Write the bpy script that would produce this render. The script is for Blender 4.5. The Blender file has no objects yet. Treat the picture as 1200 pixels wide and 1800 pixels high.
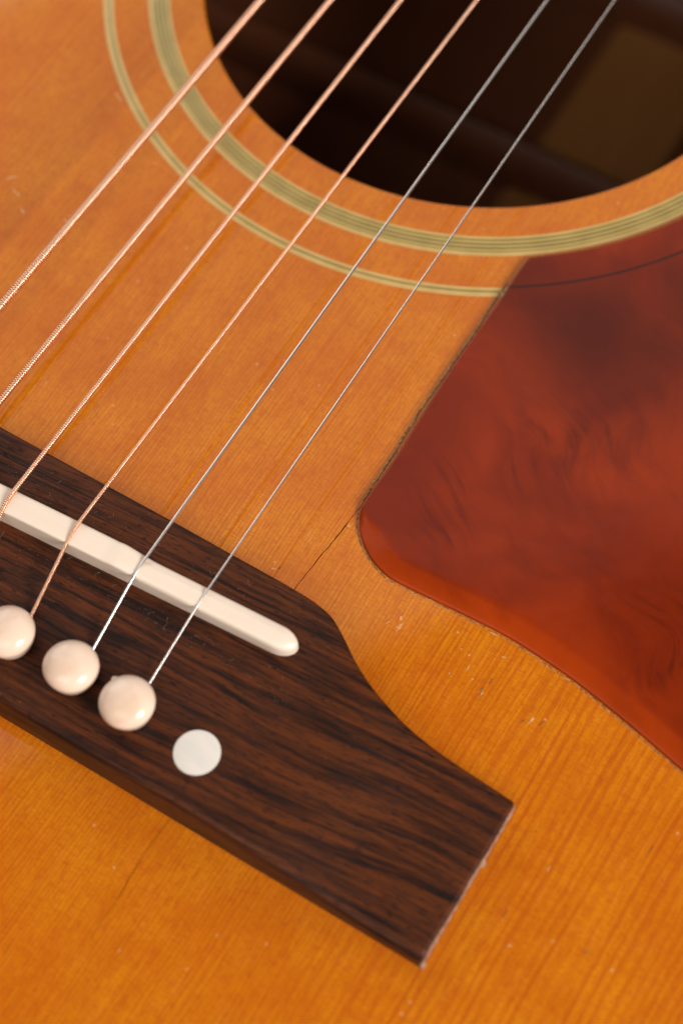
import bpy, bmesh, math, random
import numpy as np
from mathutils import Vector, Matrix

S = bpy.context.scene
COL = S.collection
MM = 0.001                      # everything below is laid out in millimetres, built in metres
random.seed(7)
rng = np.random.default_rng(7)

# ------------------------------------------------------------------ camera
cam = bpy.data.cameras.new('camera')
cam.sensor_fit = 'VERTICAL'; cam.sensor_height = 36; cam.sensor_width = 24; cam.lens = 64.0
cam.clip_start = 0.01; cam.clip_end = 20
cam.dof.use_dof = True; cam.dof.focus_distance = 0.2695; cam.dof.aperture_fstop = 11.0
co = bpy.data.objects.new('camera', cam); COL.objects.link(co)
right = Vector((0.85241, 0.52222, -0.02616)); up = Vector((-0.45235, 0.76162, 0.46402)); back = Vector((0.26225, -0.38371, 0.88544))
M = Matrix((right, up, back)).transposed().to_4x4(); M.translation = Vector((105.5875, -210.4816, 243.0706)) * MM
co.matrix_world = M
S.camera = co

# ------------------------------------------------------------------ world, lamps, exposure
w = bpy.data.worlds.new('World'); S.world = w; w.use_nodes = True
bg = w.node_tree.nodes['Background']; bg.inputs[0].default_value = (1.0, 0.94, 0.88, 1); bg.inputs[1].default_value = 0.10

def area(name, loc, target, sx, sy, power, color):
    l = bpy.data.lights.new(name, 'AREA'); l.shape = 'RECTANGLE'; l.size = sx; l.size_y = sy; l.energy = power; l.color = color
    o = bpy.data.objects.new(name, l); COL.objects.link(o); o.location = loc
    o.rotation_euler = (Vector(target) - Vector(loc)).to_track_quat('-Z', 'Y').to_euler()
    return o
area('ceiling_bounce', (-0.85, 0.62, 0.95), (0.03, -0.10, 0), 2.0, 1.6, 7.0, (1.0, 0.965, 0.92))
area('softbox_key', (1.45, -0.36, 0.90), (0.04, -0.12, 0), 0.62, 0.62, 42.0, (1.0, 0.95, 0.90))
area('softbox_left', (-1.15, 0.52, 0.62), (0.0, -0.09, 0), 1.0, 0.95, 7.5, (1.0, 0.97, 0.93))
area('room_bounce', (0.05, -1.25, 1.50), (0.02, 0.0, 0), 1.4, 1.1, 12.5, (1.0, 0.95, 0.88))

S.view_settings.view_transform = 'Standard'; S.view_settings.look = 'None'
S.view_settings.exposure = -0.13; S.view_settings.gamma = 1.0; S.view_settings.use_curve_mapping = False
S.render.engine = 'CYCLES'

# ------------------------------------------------------------------ material helpers
class NT:
    def __init__(s, name):
        s.m = bpy.data.materials.new(name); s.m.use_nodes = True
        s.t = s.m.node_tree; s.b = s.t.nodes['Principled BSDF']
        tc = s.t.nodes.new('ShaderNodeTexCoord')
        s.mm = s.vm('SCALE', tc.outputs['Object'], scale=1000.0)      # object space in millimetres
    def new(s, k, **kw):
        n = s.t.nodes.new(k)
        for a, b in kw.items(): setattr(n, a, b)
        return n
    def put(s, sock, v):
        if isinstance(v, bpy.types.NodeSocket): s.t.links.new(v, sock)
        elif v is not None: sock.default_value = v
    def vm(s, op, a, b=None, scale=None):
        n = s.new('ShaderNodeVectorMath', operation=op); s.put(n.inputs[0], a); s.put(n.inputs[1], b)
        if scale is not None: s.put(n.inputs['Scale'], scale)
        return n.outputs['Value'] if op in ('LENGTH', 'DOT_PRODUCT', 'DISTANCE') else n.outputs['Vector']
    def ma(s, op, a, b=None, clamp=False):
        n = s.new('ShaderNodeMath', operation=op, use_clamp=clamp); s.put(n.inputs[0], a); s.put(n.inputs[1], b)
        return n.outputs[0]
    def noise(s, vec, scale=1.0, detail=2.0, rough=0.5, dist=0.0):
        n = s.new('ShaderNodeTexNoise'); s.put(n.inputs['Vector'], vec); n.inputs['Scale'].default_value = scale
        n.inputs['Detail'].default_value = detail; n.inputs['Roughness'].default_value = rough; n.inputs['Distortion'].default_value = dist
        return n
    def step(s, v, a, b, lo=0.0, hi=1.0):
        n = s.new('ShaderNodeMapRange', interpolation_type='SMOOTHSTEP'); s.put(n.inputs[0], v)
        for i, x in enumerate((a, b, lo, hi)): n.inputs[i + 1].default_value = x
        return n.outputs[0]
    def mix(s, f, a, b, mode='MIX'):
        n = s.new('ShaderNodeMix', data_type='RGBA', blend_type=mode); s.put(n.inputs[0], f)
        for i, c in ((6, a), (7, b)):
            if isinstance(c, tuple): c = c + (1,) if len(c) == 3 else c
            s.put(n.inputs[i], c)
        return n.outputs[2]
    def sep(s, v):
        n = s.new('ShaderNodeSeparateXYZ'); s.put(n.inputs[0], v); return n.outputs
    def comb(s, x, y, z):
        n = s.new('ShaderNodeCombineXYZ')
        for i, v in enumerate((x, y, z)): s.put(n.inputs[i], v)
        return n.outputs[0]
    def bump(s, h, dist, strength=1.0, normal=None):
        n = s.new('ShaderNodeBump'); s.put(n.inputs['Height'], h); n.inputs['Distance'].default_value = dist; n.inputs['Strength'].default_value = strength
        if normal is not None: s.put(n.inputs['Normal'], normal)
        return n.outputs[0]
    def done(s, color=None, rough=None, metal=None, normal=None, ior=None, coat=None, coat_rough=None, sss=None, sss_r=None):
        b = s.b.inputs
        if isinstance(color, tuple): color = color + (1,) if len(color) == 3 else color
        s.put(b['Base Color'], color); s.put(b['Roughness'], rough); s.put(b['Metallic'], metal); s.put(b['Normal'], normal)
        s.put(b['IOR'], ior); s.put(b['Coat Weight'], coat); s.put(b['Coat Roughness'], coat_rough)
        if sss: b['Subsurface Weight'].default_value = sss; b['Subsurface Scale'].default_value = sss_r; b['Subsurface Radius'].default_value = (1, .6, .35)
        return s.m

MAT = {}
# --- aged amber lacquer over spruce; grain runs along y
n = NT('spruce')
wob = n.noise(n.vm('MULTIPLY', n.mm, (.03, .012, .03)), 1, 2)
xyz = n.sep(n.mm)
xw = n.ma('ADD', xyz[0], n.ma('MULTIPLY', n.ma('SUBTRACT', wob.outputs[0], .5), 5.0))
pw = n.comb(xw, xyz[1], xyz[2])
mott = n.noise(n.mm, .075, 4, .6)
mott2 = n.noise(n.vm('MULTIPLY', n.mm, (.34, .24, 1)), 1, 3, .6)
silk = n.noise(n.vm('MULTIPLY', pw, (.28, 1.5, 1)), 1, 3, .6)
ticks = n.noise(n.vm('MULTIPLY', pw, (3.6, .42, 1)), 1, 3, .6)
fine = n.noise(n.vm('MULTIPLY', pw, (5.0, .8, 1)), 1, 2, .6)
ringn = n.noise(n.vm('MULTIPLY', pw, (.8, .004, 1)), 1, 2, .6)
wide = n.ma('FRACT', n.ma('MULTIPLY', n.ma('ADD', xw, n.ma('MULTIPLY', ringn.outputs[0], 2.0)), 0.70))
widel = n.ma('MULTIPLY', n.step(wide, .25, .80), n.step(wide, .99, .86))
widem = n.ma('MULTIPLY', widel, n.step(xyz[0], 44, 82, .12, 1.0))
narrow = n.ma('FRACT', n.ma('MULTIPLY', n.ma('ADD', xw, n.ma('MULTIPLY', ringn.outputs[0], .9)), 1.55))
narl = n.ma('MULTIPLY', n.step(narrow, .3, .8), n.step(narrow, .99, .85))
narm = n.ma('MULTIPLY', narl, n.step(xyz[0], 85, 55, .15, .75))
c = n.mix(n.step(mott.outputs[0], .32, .68), (.54, .148, .0018), (.62, .205, .0032))
c = n.mix(n.ma('MULTIPLY', n.step(mott2.outputs[0], .45, .72), .30), c, (.64, .205, .016))
c = n.mix(n.ma('MULTIPLY', n.step(mott2.outputs[0], .46, .25), .30), c, (.46, .090, .006))
c = n.mix(n.ma('MULTIPLY', n.step(silk.outputs[0], .5, .72), .34), c, (.45, .085, .006))
c = n.mix(n.ma('MULTIPLY', n.step(ticks.outputs[0], .48, .72), .55), c, (.36, .055, .005))
c = n.mix(n.ma('MULTIPLY', n.ma('MULTIPLY', widem, n.step(ringn.outputs[0], .30, .66, .45, 1.0)), .56), c, (.40, .055, .004))
c = n.mix(n.ma('MULTIPLY', narm, .50), c, (.40, .062, .005))
c = n.mix(n.ma('MULTIPLY', n.step(fine.outputs[0], .55, .75), .30), c, (.34, .05, .004))
long = n.noise(n.vm('MULTIPLY', pw, (3.0, .03, 1)), 1, 3, .6)
c = n.mix(n.ma('MULTIPLY', n.step(long.outputs[0], .48, .68), .36), c, (.36, .058, .004))
# pale pin-prick dings in the lacquer
vo = n.new('ShaderNodeTexVoronoi'); n.put(vo.inputs['Vector'], n.vm('MULTIPLY', n.mm, (1, 1, 0))); vo.inputs['Scale'].default_value = .30
ding = n.ma('MULTIPLY', n.step(vo.outputs['Distance'], .085, .035), n.step(n.sep(vo.outputs['Color'])[0], .45, .52))
c = n.mix(n.ma('MULTIPLY', ding, .55), c, (.68, .38, .18))
silk2 = n.noise(n.vm('MULTIPLY', pw, (.9, 4.2, 1)), 1, 2, .6)
c = n.mix(n.ma('MULTIPLY', n.step(silk2.outputs[0], .48, .66), .52), c, (.42, .078, .004))
h = n.ma('ADD', n.ma('MULTIPLY', ticks.outputs[0], .30), n.ma('MULTIPLY', silk.outputs[0], .55))
h = n.ma('ADD', h, n.ma('MULTIPLY', mott2.outputs[0], .9))
nb = n.bump(h, 0.9e-5, .5)
MAT['spruce'] = n.done(c, n.step(mott2.outputs[0], .3, .7, .03, .06), normal=nb, ior=1.5)

n = NT('raw_spruce')
g = n.noise(n.vm('MULTIPLY', n.mm, (1.2, .02, .6)), 1, 3)
MAT['raw'] = n.done(n.mix(g.outputs[0], (.40, .17, .045), (.55, .27, .09)), .6)

# --- rosewood, grain along x
n = NT('rosewood')
wob = n.noise(n.vm('MULTIPLY', n.mm, (.02, .09, .05)), 1, 3)
xyz = n.sep(n.mm)
yw = n.ma('ADD', n.ma('ADD', xyz[1], n.ma('MULTIPLY', xyz[2], .6)), n.ma('MULTIPLY', n.ma('SUBTRACT', wob.outputs[0], .5), 4.5))
yw = n.ma('ADD', yw, n.ma('MULTIPLY', xyz[0], -.045))
pw = n.comb(xyz[0], yw, 0.0)
s1 = n.noise(n.vm('MULTIPLY', pw, (.030, .62, 1)), 1, 6, .65)
s2 = n.noise(n.vm('MULTIPLY', pw, (.11, 2.6, 1)), 1, 4, .62)
s3 = n.noise(n.vm('MULTIPLY', pw, (.30, 6.5, 1)), 1, 3, .6)
por = n.noise(n.vm('MULTIPLY', pw, (.62, 4.4, 1)), 1, 1, .4)
lng = n.noise(n.vm('MULTIPLY', pw, (.10, 3.6, 1)), 1, 2, .5)
c = n.mix(n.step(s1.outputs[0], .36, .62), (.011, .0050, .0040), (.098, .0245, .0060))
c = n.mix(n.ma('MULTIPLY', n.step(s2.outputs[0], .48, .70), .55), c, (.125, .031, .0080))
c = n.mix(n.ma('MULTIPLY', n.step(s2.outputs[0], .50, .34), .60), c, (.013, .007, .006))
c = n.mix(n.ma('MULTIPLY', n.step(s3.outputs[0], .45, .7), .38), c, (.012, .006, .005))
c = n.mix(n.ma('MULTIPLY', n.step(lng.outputs[0], .60, .67), .6), c, (.006, .003, .003))
c = n.mix(n.ma('MULTIPLY', n.step(por.outputs[0], .63, .69), .88), c, (.004, .002, .002))
h = n.ma('SUBTRACT', n.ma('MULTIPLY', s3.outputs[0], .35), n.ma('ADD', n.step(por.outputs[0], .66, .74), n.step(lng.outputs[0], .60, .70, 0, .7)))
MAT['rosewood'] = n.done(c, n.step(s2.outputs[0], .3, .7, .46, .36), normal=n.bump(h, 5e-5, .6), ior=1.26)

n = NT('mahogany_back')
g = n.noise(n.vm('MULTIPLY', n.mm, (.6, .02, .2)), 1, 4)
MAT['mahogany'] = n.done(n.mix(g.outputs[0], (.10, .028, .010), (.17, .05, .018)), .5)
n = NT('brace_spruce')
g = n.noise(n.vm('MULTIPLY', n.mm, (.5, .05, .3)), 1, 3)
MAT['brace'] = n.done(n.mix(g.outputs[0], (.27, .100, .022), (.35, .145, .036)), .6)

# --- tortoise celluloid
n = NT('tortoise')
big = n.noise(n.mm, .035, 3, .55, .6)
wv = n.noise(n.mm, .045, 1, .5)
pv = n.vm('ADD', n.mm, n.vm('SCALE', n.vm('SUBTRACT', wv.outputs['Color'], (.5, .5, .5)), scale=22.0))
pr_ = n.sep(pv)
ua = n.ma('ADD', n.ma('MULTIPLY', pr_[0], .86), n.ma('MULTIPLY', pr_[1], -.50))
va = n.ma('ADD', n.ma('MULTIPLY', pr_[0], .50), n.ma('MULTIPLY', pr_[1], .86))
st = n.comb(ua, va, 0.0)
fe = n.noise(n.vm('MULTIPLY', st, (.06, .13, 1)), 1, 5, .62, .3)
fe2 = n.noise(n.vm('MULTIPLY', st, (.10, .55, 1)), 1, 4, .55, .15)
xyz = n.sep(n.mm)
def blob(cx, cy, r0, r1, kx=1.0, ky=1.0, amt=16.0):
    q = n.vm('ADD', n.mm, n.vm('SCALE', n.vm('SUBTRACT', wv.outputs['Color'], (.5, .5, .5)), scale=amt))
    d = n.vm('LENGTH', n.vm('MULTIPLY', n.vm('SUBTRACT', q, (cx, cy, 0)), (kx, ky, 0)))
    return n.step(d, r1, r0)
dark = n.ma('MAXIMUM', blob(53, -58, 0, 26, .8, 1.0), blob(68, -42, 0, 24))
feat = n.ma('MULTIPLY', n.step(fe2.outputs[0], .44, .76), n.ma('MAXIMUM', blob(57, -79, 2, 15, 1, 1), n.ma('MAXIMUM', blob(45.5, -99, 1, 9, 1.2, .55), blob(84, -100, 2, 13))))
c = n.mix(n.step(big.outputs[0], .38, .66), (.165, .0140, .0018), (.255, .0245, .0025))
c = n.mix(n.ma('MULTIPLY', n.step(fe.outputs[0], .46, .72), .42), c, (.100, .0080, .0022))
c = n.mix(n.ma('MULTIPLY', dark, .78), c, (.052, .0060, .0025))
c = n.mix(n.ma('MULTIPLY', feat, .60), c, (.040, .0050, .0030))
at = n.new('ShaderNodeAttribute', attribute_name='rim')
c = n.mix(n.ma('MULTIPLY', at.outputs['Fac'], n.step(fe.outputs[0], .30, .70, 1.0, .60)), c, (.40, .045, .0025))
# the black line of the outer rosette ring shows through
rad = n.vm('LENGTH', n.vm('MULTIPLY', n.mm, (1, 1, 0)))
ln = n.ma('MULTIPLY', n.step(rad, 67.15, 67.40), n.step(rad, 67.85, 67.60))
c = n.mix(n.ma('MULTIPLY', ln, .85), c, (.022, .008, .007))
scr = n.noise(n.vm('MULTIPLY', n.mm, (.6, .6, 1)), 1, 3)
hb = n.ma('ADD', n.ma('MULTIPLY', big.outputs[0], 2.0), n.ma('SUBTRACT', n.ma('MULTIPLY', scr.outputs[0], .25), n.ma('MULTIPLY', ln, .5)))
MAT['tortoise'] = n.done(c, n.ma('ADD', n.step(scr.outputs[0], .3, .7, .10, .17), n.ma('MULTIPLY', n.step(at.outputs['Fac'], .65, .9), .40)), normal=n.bump(hb, 4e-5, .4), ior=1.33)

# --- bone, plastic, pearl
n = NT('bone_saddle')
g = n.noise(n.vm('MULTIPLY', n.mm, (.08, .5, .5)), 1, 3)
MAT['bone'] = n.done(n.mix(g.outputs[0], (.79, .635, .51), (.845, .71, .59)), .30, normal=n.bump(n.noise(n.mm, 1.2, 2).outputs[0], 3e-5, .3), sss=.25, sss_r=.0008)
n = NT('cream_plastic')
g = n.noise(n.mm, .35, 2)
g2 = n.noise(n.vm('ADD', n.mm, (3, 1, 7)), .22, 3)
MAT['cream'] = n.done(n.mix(n.ma('MULTIPLY', n.step(g2.outputs[0], .48, .68), .35), n.mix(g.outputs[0], (.78, .57, .435), (.84, .65, .52)), (.60, .385, .24)), .21, normal=n.bump(n.noise(n.mm, .8, 2).outputs[0], 4e-5, .4), sss=.25, sss_r=.0008)
n = NT('pearl')
g = n.noise(n.vm('MULTIPLY', n.mm, (.25, .5, 1)), 1, 2)
MAT['pearl'] = n.done(n.mix(n.step(g.outputs[0], .35, .65), (.66, .62, .57), (.72, .65, .59)), .28)

# --- rosette lines
def inlay(name, a, b, rough=.28):
    n = NT(name)
    g = n.noise(n.mm, .25, 3)
    return n.done(n.mix(n.step(g.outputs[0], .35, .65), a, b), rough)
MAT['ivory_line'] = inlay('ivory_line', (.49, .315, .10), (.55, .36, .125))
MAT['tan_line'] = inlay('tan_line', (.45, .31, .085), (.50, .345, .10))
MAT['olive_line'] = inlay('olive_line', (.19, .150, .030), (.24, .18, .04))
MAT['dark_line'] = inlay('dark_line', (.035, .037, .012), (.06, .058, .018))

# --- metals
n = NT('bronze_winding')
g = n.noise(n.mm, .6, 2)
MAT['bronze'] = n.done(n.mix(g.outputs[0], (.86, .47, .31), (.93, .56, .38)), .30, 1.0)
n = NT('plain_steel')
g = n.noise(n.vm('MULTIPLY', n.mm, (3, .2, 3)), 1, 2)
MAT['steel'] = n.done(n.mix(g.outputs[0], (.64, .60, .56), (.72, .68, .64)), .30, 1.0)

# --- worn finish, dirt, dust
def plain(name, a, b, rough, sc=.9):
    n = NT(name); g = n.noise(n.mm, sc, 3)
    return n.done(n.mix(n.step(g.outputs[0], .35, .65), a, b), rough)
MAT['ridge'] = plain('dry_finish_ridge', (.16, .07, .02), (.46, .22, .06), .5, 1.4)
MAT['pale_strip'] = plain('pale_end_strip', (.22, .13, .085), (.38, .26, .19), .4, .8)
MAT['chip'] = plain('lifted_lacquer', (.56, .235, .065), (.64, .34, .15), .35, 1.2)
MAT['dent'] = plain('dirty_dent', (.13, .045, .010), (.32, .12, .025), .85, 2.0)
MAT['dust'] = plain('dust', (.42, .32, .24), (.62, .52, .42), .7, 1.0)
MAT['ebony'] = plain('fingerboard_wood', (.02, .010, .007), (.045, .018, .01), .45, .3)
MAT['mahog_out'] = plain('stained_mahogany', (.11, .030, .010), (.16, .045, .015), .3, .2)

# ------------------------------------------------------------------ mesh helpers
def obj(name, verts, faces, mat, parent=None, smooth=None, kind=None, label=None):
    me = bpy.data.meshes.new(name)
    me.from_pydata([tuple(float(x) * MM for x in v) for v in verts], [], [tuple(int(i) for i in f) for f in faces])
    return finish(name, me, mat, parent, smooth, kind, label)
def finish(name, me, mat, parent=None, smooth=None, kind=None, label=None):
    me.update(); me.materials.append(MAT[mat] if isinstance(mat, str) else mat)
    if smooth is not None:
        me.polygons.foreach_set('use_smooth', [True] * len(me.polygons))
        if smooth < 180: me.set_sharp_from_angle(angle=math.radians(smooth))
    o = bpy.data.objects.new(name, me); COL.objects.link(o)
    if parent: o.parent = parent
    if kind: o['kind'] = kind
    if label: o['label'] = label
    return o
def fix_normals(o):
    bm = bmesh.new(); bm.from_mesh(o.data); bmesh.ops.recalc_face_normals(bm, faces=bm.faces); bm.to_mesh(o.data); bm.free()
def loft(sections, close=True, caps=True):
    v, f = [], []; m = len(sections[0])
    for s in sections: v += list(s)
    for i in range(len(sections) - 1):
        for j in range(m if close else m - 1):
            k = (j + 1) % m
            f.append((i * m + j, i * m + k, (i + 1) * m + k, (i + 1) * m + j))
    if caps: f.append(tuple(range(m))[::-1]); f.append(tuple(range((len(sections) - 1) * m, len(sections) * m)))
    return v, f
def box(x0, x1, y0, y1, z0, z1):
    v = [(x, y, z) for x in (x0, x1) for y in (y0, y1) for z in (z0, z1)]
    return v, [(0, 1, 3, 2), (4, 6, 7, 5), (0, 4, 5, 1), (2, 3, 7, 6), (0, 2, 6, 4), (1, 5, 7, 3)]
def smooth_line(P, nper=10, closed=False):
    P = np.array(P, float); n = len(P); out = []
    for i in range(n if closed else n - 1):
        if closed: a, b, c2, d = P[(i - 1) % n], P[i], P[(i + 1) % n], P[(i + 2) % n]
        else: a, b, c2, d = P[max(i - 1, 0)], P[i], P[i + 1], P[min(i + 2, n - 1)]
        for t in np.linspace(0, 1, nper, endpoint=False):
            out.append(.5 * (2 * b + (c2 - a) * t + (2 * a - 5 * b + 4 * c2 - d) * t * t + (3 * b - a - 3 * c2 + d) * t ** 3))
    if not closed: out.append(P[-1])
    return np.array(out)
def circle(r, n, z=0.0):
    return [(r * math.cos(2 * math.pi * i / n), r * math.sin(2 * math.pi * i / n), z) for i in range(n)]

# ------------------------------------------------------------------ the guitar
guitar = bpy.data.objects.new('acoustic_guitar', None); COL.objects.link(guitar)
guitar['label'] = 'amber acoustic guitar with rosewood bridge, tortoise pickguard and copper wound strings'
guitar['category'] = 'guitar'

# body outline, seen from above, soundhole centre at the origin
half = [(0, 148), (40, 147), (85, 138), (122, 112), (142, 70), (141, 25), (136, -30), (142, -80), (166, -140), (193, -195), (203, -240), (190, -300), (150, -342), (85, -362), (0, -366)]
outline = half + [(-x, y) for x, y in half[-2:0:-1]]
OUT = smooth_line(outline, 6, True)

# --- soundboard with soundhole and two grain cracks cut through it
def crack_loop(line, wid):
    L = smooth_line(line, 5); a, b = [], []
    for i, p in enumerate(L):
        t = L[min(i + 1, len(L) - 1)] - L[max(i - 1, 0)]; t /= np.linalg.norm(t); nn = np.array([-t[1], t[0]])
        e = math.sin(math.pi * min(1, max(0.0, i / (len(L) - 1)))) ** .4 if 0 < i < len(L) - 1 else .15
        j = rng.normal(0, .03, 2)
        wd = wid * e * rng.uniform(.45, 1.25) / 2 + .012
        a.append(p + nn * wd + j); b.append(p - nn * wd + j)
    return a + b[::-1]
crack1 = crack_loop([(34.2, -122.0), (34.35, -119.5), (34.56, -116.42), (34.78, -113.4), (35.02, -110.76), (35.26, -108.02), (35.42, -104.93), (35.6, -102.6), (35.5, -100.0)], .17)
crack2 = crack_loop([(38.2, -157.2), (38.15, -159.5), (38.05, -163.3), (38.15, -167.0), (38.5, -171.5), (38.4, -174.3), (38.6, -178.0)], .09)
bm = bmesh.new()
def add_loop(pts, z=0.0):
    vs = [bm.verts.new((float(p[0]) * MM, float(p[1]) * MM, z * MM)) for p in pts]
    return vs, [bm.edges.new((vs[i], vs[(i + 1) % len(vs)])) for i in range(len(vs))]
loops = [add_loop(OUT), add_loop(circle(51.15, 160)), add_loop(crack1), add_loop(crack2)]
bmesh.ops.triangle_fill(bm, edges=[e for l in loops for e in l[1]], use_beauty=True, use_dissolve=False, normal=(0, 0, 1))
for f in bm.faces:
    if f.normal.z < 0: f.normal_flip()
for k, (vs, es) in enumerate(loops):                       # thickness of the top
    prof = [(50.93, -.08), (50.80, -.32), (50.8, -2.8)] if k == 1 else [(None, -2.8)]
    prev = vs
    for r, z in prof:
        nv = []
        for v in prev:
            if r: a = math.atan2(v.co.y, v.co.x); nv.append(bm.verts.new((r * MM * math.cos(a), r * MM * math.sin(a), z * MM)))
            else: nv.append(bm.verts.new((v.co.x, v.co.y, z * MM)))
        m = len(prev)
        for i in range(m):
            j = (i + 1) % m
            q = (prev[i], nv[i], nv[j], prev[j]) if k == 0 else (prev[j], nv[j], nv[i], prev[i])
            try: bm.faces.new(q)
            except ValueError: pass
        prev = nv
me = bpy.data.meshes.new('soundboard'); bm.to_mesh(me); bm.free()
soundboard = finish('soundboard', me, 'spruce', guitar)

# --- rosette: concentric inlaid lines
def ring(r0, r1, mat, z=.03):
    nseg = 200
    v = circle(r0, nseg, z) + circle(r1, nseg, z)
    f = [(i, nseg + i, nseg + (i + 1) % nseg, (i + 1) % nseg) for i in range(nseg)]
    return obj('rosette_line', v, f, mat, soundboard)
edges = [(56.85, 57.33, 'ivory_line'), (57.33, 57.78, 'olive_line'), (57.78, 58.22, 'tan_line'), (58.22, 58.52, 'dark_line'), (58.52, 58.97, 'tan_line'),
         (58.97, 59.27, 'dark_line'), (59.27, 59.65, 'tan_line'), (59.65, 59.95, 'olive_line'), (59.95, 60.70, 'ivory_line')]
edges += [(66.85, 67.45, 'ivory_line'), (67.45, 67.83, 'olive_line'), (67.83, 68.65, 'ivory_line')]
for r0, r1, m in edges: ring(r0, r1, m)

# --- body shell under the top
def wall(name, pts, z0, z1, mat, t):
    P = np.array(pts); n_ = len(P); C = P.mean(0)
    v = [(p[0], p[1], z0) for p in P] + [(p[0], p[1], z1) for p in P] 
    f = [(i, (i + 1) % n_, n_ + (i + 1) % n_, n_ + i) for i in range(n_)]
    Q = P + (C - P) / np.linalg.norm(C - P, axis=1)[:, None] * t
    v += [(p[0], p[1], z0) for p in Q] + [(p[0], p[1], z1) for p in Q]
    f += [(2 * n_ + (i + 1) % n_, 2 * n_ + i, 3 * n_ + i, 3 * n_ + (i + 1) % n_) for i in range(n_)]
    return obj(name, v, f, mat, guitar, 40)
wall('side', OUT * .999, -104.0, -2.8, 'mahog_out', 2.5)
bk = [(p[0], p[1], -104.0) for p in OUT]; bk2 = [(p[0], p[1], -107.0) for p in OUT]
v, f = loft([bk2, bk]); backp = obj('back', v, f, 'mahogany', guitar)
# centre strip pieces between the back braces, and the braces (rounded tops)
def brace(y, wd, ht, x0, x1, parent):
    prof = [(-.5, 0), (-.48, .55), (-.34, .82), (0, 1), (.34, .82), (.48, .55), (.5, 0)]
    sec = [[(x, y + a * wd, -103.98 + b * ht) for a, b in prof] for x in np.linspace(x0, x1, 12)]
    v, f = loft(sec); o = obj('back_brace', v, f, 'mahogany', parent, 50); fix_normals(o); return o
for y in (95, 37, -75, -200): brace(y, 8.5, 14, -125, 125, backp)
for y0, y1 in ((41.5, 90.5), (-70, 32.5), (-195, -80)):
    sec = [[(x, y, z) for x, z in ((-9, -103.98), (-8, -101.9), (0, -101.2), (15, -101.2), (20, -101.9), (21, -103.98))] for y in (y0, y1)]
    v, f = loft(sec); fix_normals(obj('center_strip', v, f, 'brace', backp))

# --- pickguard with rolled edge
pgL = [(35.4, -51.5), (35.35, -55.4), (35.5, -60.4), (35.3, -73.6), (35.6, -84.9), (35.95, -94.0), (35.8, -100.5), (35.85, -102.9), (36.88, -105.44), (38.74, -107.68), (41.23, -109.5), (43.6, -110.5), (46.05, -111.0),
       (50.83, -110.9), (58.39, -110.55), (65.84, -110.45), (75.72, -111.41), (83.83, -112.94), (89.92, -114.28), (95.98, -115.74), (106, -117.6), (117, -115), (125, -106), (129, -92), (127, -70), (116, -40), (103, -8), (95, 14), (88, 28), (78, 36), (66, 35), (57, 24.6)]
pgl = smooth_line(pgL, 8)
a0 = math.atan2(24.6, 57); a1 = math.atan2(-51.5, 35.4)
arc = [(61.6 * math.cos(a), 61.6 * math.sin(a)) for a in np.linspace(a0 - .015, a1 + .015, 70)]
PG = np.array(list(map(tuple, pgl)) + arc)
t = np.roll(PG, -1, 0) - np.roll(PG, 1, 0); t /= np.linalg.norm(t, axis=1)[:, None]
inn = np.stack([-t[:, 1], t[:, 0]], 1)                    # outline runs counter-clockwise: left is inside
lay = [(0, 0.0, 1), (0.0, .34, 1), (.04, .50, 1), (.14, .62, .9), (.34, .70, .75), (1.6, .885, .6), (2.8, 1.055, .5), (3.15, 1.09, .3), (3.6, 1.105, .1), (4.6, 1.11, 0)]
wide_edge = .10 + .90 * np.clip((inn[:, 1] - .35) / .4, 0, 1)          # the lower edge is bevelled broadly, the straight edge tightly
for _ in range(12): wide_edge = (np.roll(wide_edge, 1) + 2 * wide_edge + np.roll(wide_edge, -1)) / 4
v, f, rim = [], [], []
m = len(PG)
for off, z, rv in lay:
    Q = PG + inn * (off * wide_edge if off > .3 else np.minimum(off, .3 * wide_edge + .02) * np.ones(m))[:, None]
    for _ in range(2 if off > 1 else 0): Q = (np.roll(Q, 1, 0) + Q * 2 + np.roll(Q, -1, 0)) / 4
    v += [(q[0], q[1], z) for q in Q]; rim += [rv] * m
for i in range(len(lay) - 1):
    for j in range(m):
        k = (j + 1) % m; f.append((i * m + j, i * m + k, (i + 1) * m + k, (i + 1) * m + j))
bm = bmesh.new()
vv = [bm.verts.new(tuple(x * MM for x in q)) for q in v]
for q in f: bm.faces.new([vv[i] for i in q])
top = vv[-m:]
bm.edges.ensure_lookup_table()
es = [bm.edges.get((top[i], top[(i + 1) % m])) for i in range(m)]
bmesh.ops.triangle_fill(bm, edges=es, use_beauty=True, normal=(0, 0, 1))
bmesh.ops.recalc_face_normals(bm, faces=bm.faces)
me = bpy.data.meshes.new('pickguard'); bm.to_mesh(me); bm.free()
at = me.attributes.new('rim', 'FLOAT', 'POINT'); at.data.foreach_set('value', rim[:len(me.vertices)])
pickguard = finish('pickguard', me, 'tortoise', guitar, 180)

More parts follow.
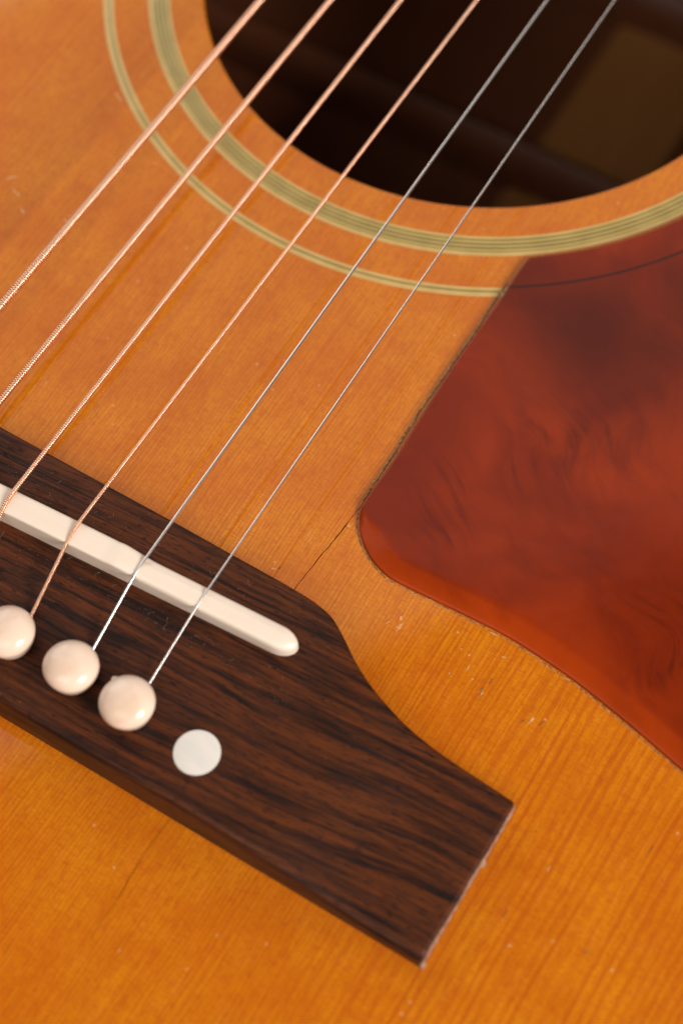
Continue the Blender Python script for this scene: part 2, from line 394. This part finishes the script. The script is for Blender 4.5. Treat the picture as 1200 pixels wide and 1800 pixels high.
# --- bridge
FE = [(0, -122.35), (15.13, -122.3), (25.12, -122.39), (36.84, -122.49), (39.3, -122.62), (40.91, -122.85), (42.51, -123.16), (43.71, -123.57), (45.14, -124.36), (46.7, -125.36), (48.62, -126.69), (50.58, -127.92), (52.85, -129.07), (54.98, -129.86), (57.22, -130.53), (59.94, -131.24), (62.46, -131.62), (64.89, -131.87), (68.2, -132.07), (71.46, -132.23), (75.19, -132.48), (78.43, -132.71)]
FEx = np.array(FE)
def yfront(x): return float(np.interp(abs(x), FEx[:, 0], FEx[:, 1]))
def hgt(x):
    t = min(max((abs(x) - 46) / 26, 0), 1); return 8 - 4.4 * t * t * (3 - 2 * t)
YR = -158.2
def bsec(x, d=0.0):
    h = hgt(x) - d; yf = yfront(x) - d; yr = YR + d
    P = [(yr, -.05), (yr, h - 1.3), (yr + .10, h - .75), (yr + .38, h - .30), (yr + .9, h - .06), (yr + 1.6, h)]
    P += [(yr + 1.6 + (yf - yr - 2.6) * k / 6, h) for k in range(1, 6)]
    P += [(yf - 1.0, h), (yf - .5, h - .05), (yf - .2, h - .18), (yf - .05, h - .38), (yf, h - .7), (yf, -.05)]
    return [(x, y, z) for y, z in P]
xs = sorted(set([round(x, 2) for x in np.linspace(0, 38, 14)] + [round(x, 2) for x in np.linspace(38, 78.0, 50)]))
xs = [-x for x in xs[:0:-1]] + xs
secs = [bsec(-78.4, .3)] + [bsec(x) for x in xs] + [[(78.25, p[1], p[2]) for p in bsec(78.2, .06)], [(78.4, p[1], p[2]) for p in bsec(78.4, .3)]]
v, f = loft(secs)
bridge = obj('bridge', v, f, 'rosewood', guitar, 55); fix_normals(bridge)
bridge.data.set_sharp_from_angle(angle=math.radians(55))

# pale uneven strip along the end of the bridge
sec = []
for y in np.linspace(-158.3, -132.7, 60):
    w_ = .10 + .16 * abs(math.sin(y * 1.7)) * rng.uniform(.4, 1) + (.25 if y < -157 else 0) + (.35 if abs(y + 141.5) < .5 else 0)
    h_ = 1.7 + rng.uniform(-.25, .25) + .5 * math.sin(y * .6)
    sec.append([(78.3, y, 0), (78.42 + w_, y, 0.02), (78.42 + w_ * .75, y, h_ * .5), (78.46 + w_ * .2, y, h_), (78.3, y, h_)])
v, f = loft(sec); fix_normals(obj('pale_end_strip', v, f, 'pale_strip', bridge, 60))

# saddle: bone bar with stepped compensation, bullet end
def ztop(x):
    t = min(max((x - 12.5) / 6.5, 0), 1); t = t * t * (3 - 2 * t)
    return 11.95 - .0012 * (x + 4) ** 2 * (1 if x < 12.5 else .22) - .36 * t - .020 * max(0, x - 19)
def srear(x): return -135.25 + (x + 6) * .0575
SX0, SX1 = -38.0, 42.15
def ssec(x):
    e = 1.0
    d = min(x - SX0, SX1 - x)
    W = 3.95
    if d < 3.0: e = math.sqrt(max(1 - ((3.0 - d) / 3.0) ** 2, .0008))
    yc = srear(x) + W / 2; hw = W / 2 * e
    z = ztop(x) - (1 - e) * 1.1
    t = min(max((x - 12.5) / 6.5, 0), 1); t = t * t * (3 - 2 * t)
    fr = hw - .30 * t * e if d >= 0 else hw
    b = min(.32 + .45 * t, hw * .6)
    P = [(yc - hw, 7.6), (yc - hw, z - b - .15), (yc - hw + b * .12, z - b * .55), (yc - hw + b * .4, z - b * .2 - .02), (yc - hw + b, z),
         (yc - hw * .2, z + .05), (yc + fr * .3, z + .02), (yc + fr - b * 1.6, z - .10), (yc + fr - b * .5, z - .26), (yc + fr - b * .1, z - .55), (yc + fr, z - 1.0), (yc + fr, 7.6)]
    return [(x, y, zz) for y, zz in P]
sx = list(SX0 + 3.0 * (1 - np.cos(np.linspace(.05, math.pi / 2, 9)))) + list(np.linspace(SX0 + 3.5, SX1 - 3.5, 70)) + list(SX1 - 3.0 * (1 - np.cos(np.linspace(math.pi / 2, .05, 9))))
v, f = loft([ssec(x) for x in sx]); saddle = obj('saddle', v, f, 'bone', bridge, 50); fix_normals(saddle); saddle.data.set_sharp_from_angle(angle=math.radians(60))

# pearl dots over the bridge bolts
for cx in (38.4, -38.4):
    z0 = 8.0
    v = [(cx + r * math.cos(a), -150.35 + r * math.sin(a), z0 + z) for r, z in ((3.28, -.5), (3.28, .02), (3.18, .05), (0.9, .06)) for a in np.linspace(0, 2 * math.pi, 48, endpoint=False)]
    f = [(i * 48 + j, i * 48 + (j + 1) % 48, (i + 1) * 48 + (j + 1) % 48, (i + 1) * 48 + j) for i in range(3) for j in range(48)] + [tuple(range(144, 192))]
    obj('dot_inlay', v, f, 'pearl', bridge, 40)

# --- bridge pins (lathe), one mesh shared
prof = [(0.05, 2.0), (2.5, 2.0), (2.55, 8.0), (2.9, 8.05), (3.15, 8.35), (3.35, 8.9), (3.62, 9.75), (3.82, 10.35), (3.93, 10.85), (3.91, 11.25), (3.74, 11.75), (3.35, 12.25), (2.75, 12.68), (2.0, 12.98), (1.2, 13.14), (.6, 13.2), (0.02, 13.22)]
NS = 48
v = [(r * math.cos(a), r * math.sin(a), z - 8) for r, z in prof for a in np.linspace(0, 2 * math.pi, NS, endpoint=False)]
f = [(i * NS + j, i * NS + (j + 1) % NS, (i + 1) * NS + (j + 1) % NS, (i + 1) * NS + j) for i in range(len(prof) - 1) for j in range(NS)]
PINX = [-27.0, -15.7, -4.4, 6.69, 17.19, 27.11]
PINLAB = [None] * 6
pin0 = None
for i, px in enumerate(PINX):
    if pin0 is None: o = pin0 = obj('bridge_pin', v, f, 'cream', guitar, 50)
    else: o = pin0.copy(); COL.objects.link(o); o.parent = guitar
    o.location = (px * MM, (-149.9 + .12 * math.sin(i * 2.3)) * MM, (8.0 + .15 * math.sin(i * 1.7)) * MM)
    o.rotation_euler = (.09 * math.sin(i * 3.1), .09 * math.cos(i * 2.2) - .02, i * 1.1)
# moulding nub on the last pin
bm = bmesh.new(); bmesh.ops.create_icosphere(bm, subdivisions=2, radius=.55 * MM)
for vt in bm.verts: vt.co = Vector((vt.co.x * .9, vt.co.y, vt.co.z * .6))
me = bpy.data.meshes.new('moulding_nub'); bm.to_mesh(me); bm.free()
nub = finish('moulding_nub', me, 'cream', o, 180); 
nub.matrix_parent_inverse = Matrix.Identity(4)
ang = 2.62 - o.rotation_euler.z
nub.location = (3.95 * MM * math.cos(ang), 3.95 * MM * math.sin(ang), 2.9 * MM)

# --- strings
def path_points(x_far, x_sad, i, radius, px):
    """centre line from pin to nut: list of (x, y, z)"""
    crest = [-134.0, -133.6, -133.2, -132.6, -132.9, -131.4][i]
    zs = ztop(x_sad) + radius + .03
    zfar = 12.0
    p0, p1, cr = np.array((px + .30, -145.6, (8.9 if i == 5 else 8.2) + radius)), None, np.array((x_sad, crest, zs))
    P = [(px + .25, -146.6, 4.5), (px + .27, -145.9, 7.2)]
    P += [tuple(p0 + (cr - p0) * t_) for t_ in (0, .3, .6, .8)]
    q0, q2 = cr + (p0 - cr) * .12, cr + np.array((0, 1.6, 0)); q1 = cr + np.array((0, 0, .02))
    P += [tuple((1 - t_) ** 2 * q0 + 2 * t_ * (1 - t_) * q1 + t_ ** 2 * q2) for t_ in np.linspace(0, 1, 9)]
    sl = (x_far - x_sad) / (0 - crest)
    for y in (-126, -120, -100, -80, -60, -40, -20, 0, 20): P.append((x_sad + sl * (y - crest), y, zs))
    P.append((x_sad + sl * (496 - crest), 496, zs - .4))
    return P
def tube_frames(C):
    T = np.gradient(C, axis=0); T /= np.linalg.norm(T, axis=1)[:, None]
    Bx = np.tile(np.array([1.0, 0, 0]), (len(C), 1)); Bx -= T * (Bx * T).sum(1)[:, None]; Bx /= np.linalg.norm(Bx, axis=1)[:, None]
    return T, Bx, np.cross(T, Bx)
def grid_mesh(name, V, nr, nc):
    me = bpy.data.meshes.new(name)
    idx = np.arange(nr * nc).reshape(nr, nc); a = idx[:-1]; b = np.roll(idx, -1, 1)[:-1]; c_ = np.roll(idx, -1, 1)[1:]; d = idx[1:]
    F = np.stack([a, b, c_, d], -1).reshape(-1, 4)
    me.vertices.add(len(V)); me.vertices.foreach_set('co', (V * MM).ravel().astype(np.float32))
    me.loops.add(F.size); me.loops.foreach_set('vertex_index', F.ravel().astype(np.int32))
    me.polygons.add(len(F)); me.polygons.foreach_set('loop_start', np.arange(0, F.size, 4, dtype=np.int32)); me.polygons.foreach_set('loop_total', np.full(len(F), 4, np.int32))
    me.update(calc_edges=True); me.validate()
    return me
def string(i, x_far, x_sad, dia, pitch, mat, label, px):
    R = dia / 2
    P = path_points(x_far, x_sad, i, R, px)
    L = np.array(P)
    s = np.concatenate([[0], np.cumsum(np.linalg.norm(np.diff(L, axis=0), axis=1))])
    def at(u): return np.stack([np.interp(u, s, L[:, k]) for k in range(3)], 1)
    s_end = s[-1]; s_w = s[np.argmin(abs(L[:, 1] - 20))]
    if pitch:
        per = 8 if dia > .9 else 7; nc = 16 if dia > .9 else 12
        u = np.concatenate([np.arange(0, s_w, pitch / per), np.linspace(s_w + .5, s_end, 8)])
    else:
        nc = 14; u = np.unique(np.concatenate([np.linspace(0, 24, 120), np.linspace(24, s_w, 60), np.linspace(s_w + .5, s_end, 8)]))
    C = at(u); T, Bx, Nz = tube_frames(C)
    th = np.linspace(0, 2 * np.pi, nc, endpoint=False)
    rr = np.full((len(u), nc), R)
    if pitch:
        ph = np.mod(u[:, None] / pitch - th[None] / (2 * np.pi) + .07, 1.0) * 2 - 1
        wr = pitch / 2
        bump = R - wr + wr * np.sqrt(np.clip(1 - ph ** 2, 0, 1))
        rr = np.where((u < s_w)[:, None], bump, R - wr * .25)
    V = C[:, None] + rr[..., None] * (Bx[:, None] * np.cos(th)[None, :, None] + Nz[:, None] * np.sin(th)[None, :, None])
    me = grid_mesh('string', V.reshape(-1, 3), len(u), nc)
    o = finish('string', me, mat, guitar, 180, label=label)
    return o
string(0, -24.75, -26.75, 1.36, .46, 'bronze', 'thickest copper wound string, leftmost', PINX[0])
string(1, -14.65, -16.2, 1.08, .41, 'bronze', 'second thickest copper wound string', PINX[1])
string(2, -4.70, -5.25, .82, .34, 'bronze', 'middle copper wound string crossing the saddle at the left edge', PINX[2])
string(3, 6.15, 5.75, .62, .23, 'bronze', 'thinnest copper wound string, beside the plain steel ones', PINX[3])
string(4, 16.05, 17.1, .42, None, 'steel', 'thicker plain steel string', PINX[4])
string(5, 25.65, 27.25, .31, None, 'steel', 'thinnest plain steel string, rightmost', PINX[5])

# --- neck with fingerboard (beyond the top of the frame)
sec = [[(-wd, y, .05), (-wd, y, 6.0), (0, y, 6.6), (wd, y, 6.0), (wd, y, .05)] for y, wd in ((62, 28.5), (148, 27.0), (496, 21.5))]
v, f = loft(sec); fb = obj('fingerboard', v, f, 'ebony', guitar); fix_normals(fb)
sec = [[(wd * math.cos(a), y, z0 + dp * math.sin(a)) for a in np.linspace(math.pi, 2 * math.pi, 14)] for y, wd, dp, z0 in ((142, 26, 80, 0), (170, 26, 40, 0), (200, 25.5, 19, 0), (400, 22.5, 17, 0), (496, 21.5, 16, 0))]
v, f = loft(sec); nk = obj('neck', v, f, 'mahog_out', guitar, 50); fix_normals(nk)
v, f = box(-21.5, 21.5, 496.2, 501, 0, 11.6); obj('nut', v, f, 'bone', guitar)
sec = [[(-wd, y, z - 14), (-wd, y, z), (wd, y, z), (wd, y, z - 14)] for y, wd, z in ((501.2, 22, 5), (530, 36, -1), (680, 41, -32))]
v, f = loft(sec); hs = obj('headstock', v, f, 'mahog_out', nk); fix_normals(hs)

# --- dried finish left along the shrunken pickguard edge
def ragged(name, pts, wid, ht, mat, parent, jit=.10, nper=9):
    L = smooth_line(pts, nper); sec = []
    for i, p in enumerate(L):
        t_ = L[min(i + 1, len(L) - 1)] - L[max(i - 1, 0)]; t_ /= np.linalg.norm(t_); nn = np.array([-t_[1], t_[0]])
        a = wid * rng.uniform(.35, 1.1); b = wid * rng.uniform(.35, 1.1); hh = ht * rng.uniform(.3, 1.2)
        q = p + nn * rng.normal(0, jit)
        sec.append([(q[0] - nn[0] * a, q[1] - nn[1] * a, -.02), (q[0] - nn[0] * a * .4, q[1] - nn[1] * a * .4, hh * .8), (q[0] + nn[0] * b * .3, q[1] + nn[1] * b * .3, hh), (q[0] + nn[0] * b, q[1] + nn[1] * b, -.02)])
    v, f = loft(sec); o = obj(name, v, f, mat, parent, 50); fix_normals(o); return o
ragged('finish_ridge', [(34.75, -56), (34.75, -61.5), (34.95, -67.6), (34.85, -76.3), (34.8, -84.2), (35.2, -92.7), (35.3, -99.0), (35.5, -101.8)], .27, .22, 'ridge', pickguard, .07, 22)
ragged('edge_dirt', [(35.6, -103.2), (36.6, -105.6), (38.5, -107.9), (41.1, -109.75), (43.5, -110.75), (46.0, -111.25), (50.8, -111.12), (58.4, -110.8), (65.8, -110.7), (75.7, -111.68), (83.8, -113.2), (96, -116.0)], .16, .14, 'ridge', pickguard, .06, 24)

# --- lifted and chipped lacquer on the top
def flake(name, cx, cy, lx, ly, rot, mat, parent, z=.012, th=.05, n_=14):
    ca, sa = math.cos(rot), math.sin(rot); v = []
    rad = [rng.uniform(.45, 1.1) for _ in range(n_)]
    for zz, k in ((z - .05, 1.0), (z + th * .6, .85)):
        for i in range(n_):
            a = 2 * math.pi * i / n_; x, y = lx * rad[i] * k * math.cos(a), ly * rad[i] * k * math.sin(a)
            v.append((cx + x * ca - y * sa, cy + x * sa + y * ca, zz + rng.uniform(-.01, .01)))
    v.append((cx, cy, z + th))
    f = [(i, (i + 1) % n_, n_ + (i + 1) % n_, n_ + i) for i in range(n_)] + [(n_ + i, n_ + (i + 1) % n_, 2 * n_) for i in range(n_)]
    return obj(name, v, f, mat, parent)
chips = [(50.7, -116.9, .38, 1.15, -.1, 'chip'), (50.2, -115.7, .3, .5, .5, 'chip'), (48.9, -117.2, .10, .65, -.4, 'chip'), (48.6, -116.3, .09, .4, .3, 'chip'), (63.0, -110.95, .85, .22, .05, 'chip'),
         (65.9, -119.6, .26, .85, .05, 'dent'), (66.1, -119.9, .14, .5, .0, 'chip'), (66.3, -117.6, .10, .7, .0, 'dent'), (74.2, -119.8, .30, .8, -.2, 'chip'), (75.6, -119.5, .12, .7, -.3, 'dent'), (73.2, -120.6, .12, .6, -.3, 'dent'),
         (61.6, -115.7, .2, .35, .2, 'chip'), (62.5, -117.4, .16, .55, .2, 'chip'), (60.2, -115.4, .14, .2, 0, 'chip'), (63.9, -118.6, .16, .22, 0, 'chip'), (60.6, -119.6, .13, .25, 0, 'chip'),
         (29.9, -118.4, .45, .22, .4, 'chip'), (30.6, -117.8, .2, .4, .2, 'dent'), (29.4, -117.4, .15, .25, 0, 'chip'), (31.3, -110.8, .10, .8, .2, 'chip'), (32.0, -111.6, .08, .6, -.2, 'chip'), (35.7, -106.6, .3, .42, .3, 'chip'), (36.9, -105.9, .12, .5, .4, 'chip'),
         (100.3, -145.3, .25, .4, -.3, 'chip'), (96.3, -145.0, .16, .8, -.9, 'dent'), (82.5, -133.8, .14, .3, 0, 'dent'), (86.5, -137.5, .13, .6, 0, 'chip'), (87.0, -149.5, .4, .2, .4, 'chip'), (84.5, -146.0, .10, .8, .1, 'dent'), (97.2, -128.0, .08, .9, -.1, 'dent')]
for cx, cy, lx, ly, ro, mt in chips: flake('lacquer_chip', cx, cy, lx, ly, ro, mt, soundboard)
for cx, cy, lx, ly, ro in ((-47.2, -79.5, 1.3, .25, .7), (-44.5, -81.5, 1.6, .22, -.25), (-41.5, -84.0, 1.1, .2, -.5), (-52, -87, .8, .2, -.6), (-41.5, -56.0, 1.5, .22, -.4), (-34.0, -82.0, 1.0, .18, -.4)):
    flake('lacquer_scuff', cx, cy, lx, ly, ro, 'chip', soundboard, .0, .03)

# --- dust and lint, too small to count
V, F = [], []
def speck(x, y, z, s):
    b = len(V); a = rng.uniform(0, 6.28)
    for k in range(3): V.append((x + s * math.cos(a + k * 2.1) * rng.uniform(.5, 1.2), y + s * math.sin(a + k * 2.1) * rng.uniform(.5, 1.2), z))
    V.append((x, y, z + s * .7)); F.extend([(b, b + 1, b + 3), (b + 1, b + 2, b + 3), (b + 2, b, b + 3)])
def lint(x, y, z, ln_, wd):
    a = rng.uniform(0, 6.28); cv = rng.uniform(-1.2, 1.2); px_, py_ = x, y; b = len(V); n_ = 8
    for k in range(n_ + 1):
        nx, ny = -math.sin(a), math.cos(a); zz = z + .06 + .08 * math.sin(k * 1.1)
        V.append((px_ + nx * wd, py_ + ny * wd, zz)); V.append((px_ - nx * wd, py_ - ny * wd, zz)); V.append((px_, py_, zz + wd))
        px_ += math.cos(a) * ln_ / n_; py_ += math.sin(a) * ln_ / n_; a += cv / n_ * 2 + rng.normal(0, .15)
    for k in range(n_):
        c0 = b + 3 * k
        for p, q in ((0, 2), (2, 1), (1, 0)): F.append((c0 + p, c0 + q, c0 + 3 + q, c0 + 3 + p))
for _ in range(900):
    x, y = rng.uniform(-75, 112), rng.uniform(-195, 15)
    if math.hypot(x, y) < 51: continue
    z = 0.0; s = rng.uniform(.02, .06)
    inb = abs(x) < 78 and YR < y < yfront(x)
    if inb: z = hgt(x)
    elif x > 36 and y > -110 and math.hypot(x, y) > 62: z = 1.1; s *= .6
    if inb and srear(x) - .5 < y < srear(x) + 5 and x < 43: continue
    speck(x, y, z, s)
for _ in range(320):                                   # thicker beside the saddle and along the front of the bridge
    x = rng.uniform(-16, 46); y = rng.choice([rng.normal(-128.2, 2.2), rng.normal(-137, 1.0)])
    if not (-142 < y < yfront(x) - .6) or srear(x) - .2 < y < srear(x) + 4.5: continue
    speck(x, y, hgt(x), rng.uniform(.025, .06))
for _ in range(40):
    x = rng.uniform(-14, 40); y = rng.choice([rng.normal(-127.5, 2.0), rng.normal(-136.3, .6), rng.normal(-112, 5)])
    if y > -121: z = 0.0
    elif srear(x) - .2 < y < srear(x) + 4.6 or y > yfront(x) - .5: continue
    else: z = hgt(x)
    lint(x, y, z, rng.uniform(.4, 1.3), .008)
for _ in range(60):
    k = rng.integers(0, 11); P_ = np.array([(35.2, -92), (35.4, -101), (36.6, -105.6), (38.5, -107.9), (41.1, -109.8), (46, -111.3), (50.8, -111.2), (58.4, -110.9), (65.8, -110.8), (75.7, -111.8), (83.8, -113.3), (96, -116.1)])
    p = P_[k] + (P_[k + 1] - P_[k]) * rng.uniform(0, 1) + rng.normal(0, .15, 2); speck(p[0], p[1] - .1, .03, rng.uniform(.05, .14))
obj('dust', V, F, 'dust', guitar, kind='stuff')

# --- root at the guitar's base
base = Vector((0, -110 * MM, -107 * MM))
guitar.location = base
for ch in guitar.children: ch.matrix_parent_inverse = Matrix.Translation(-base)
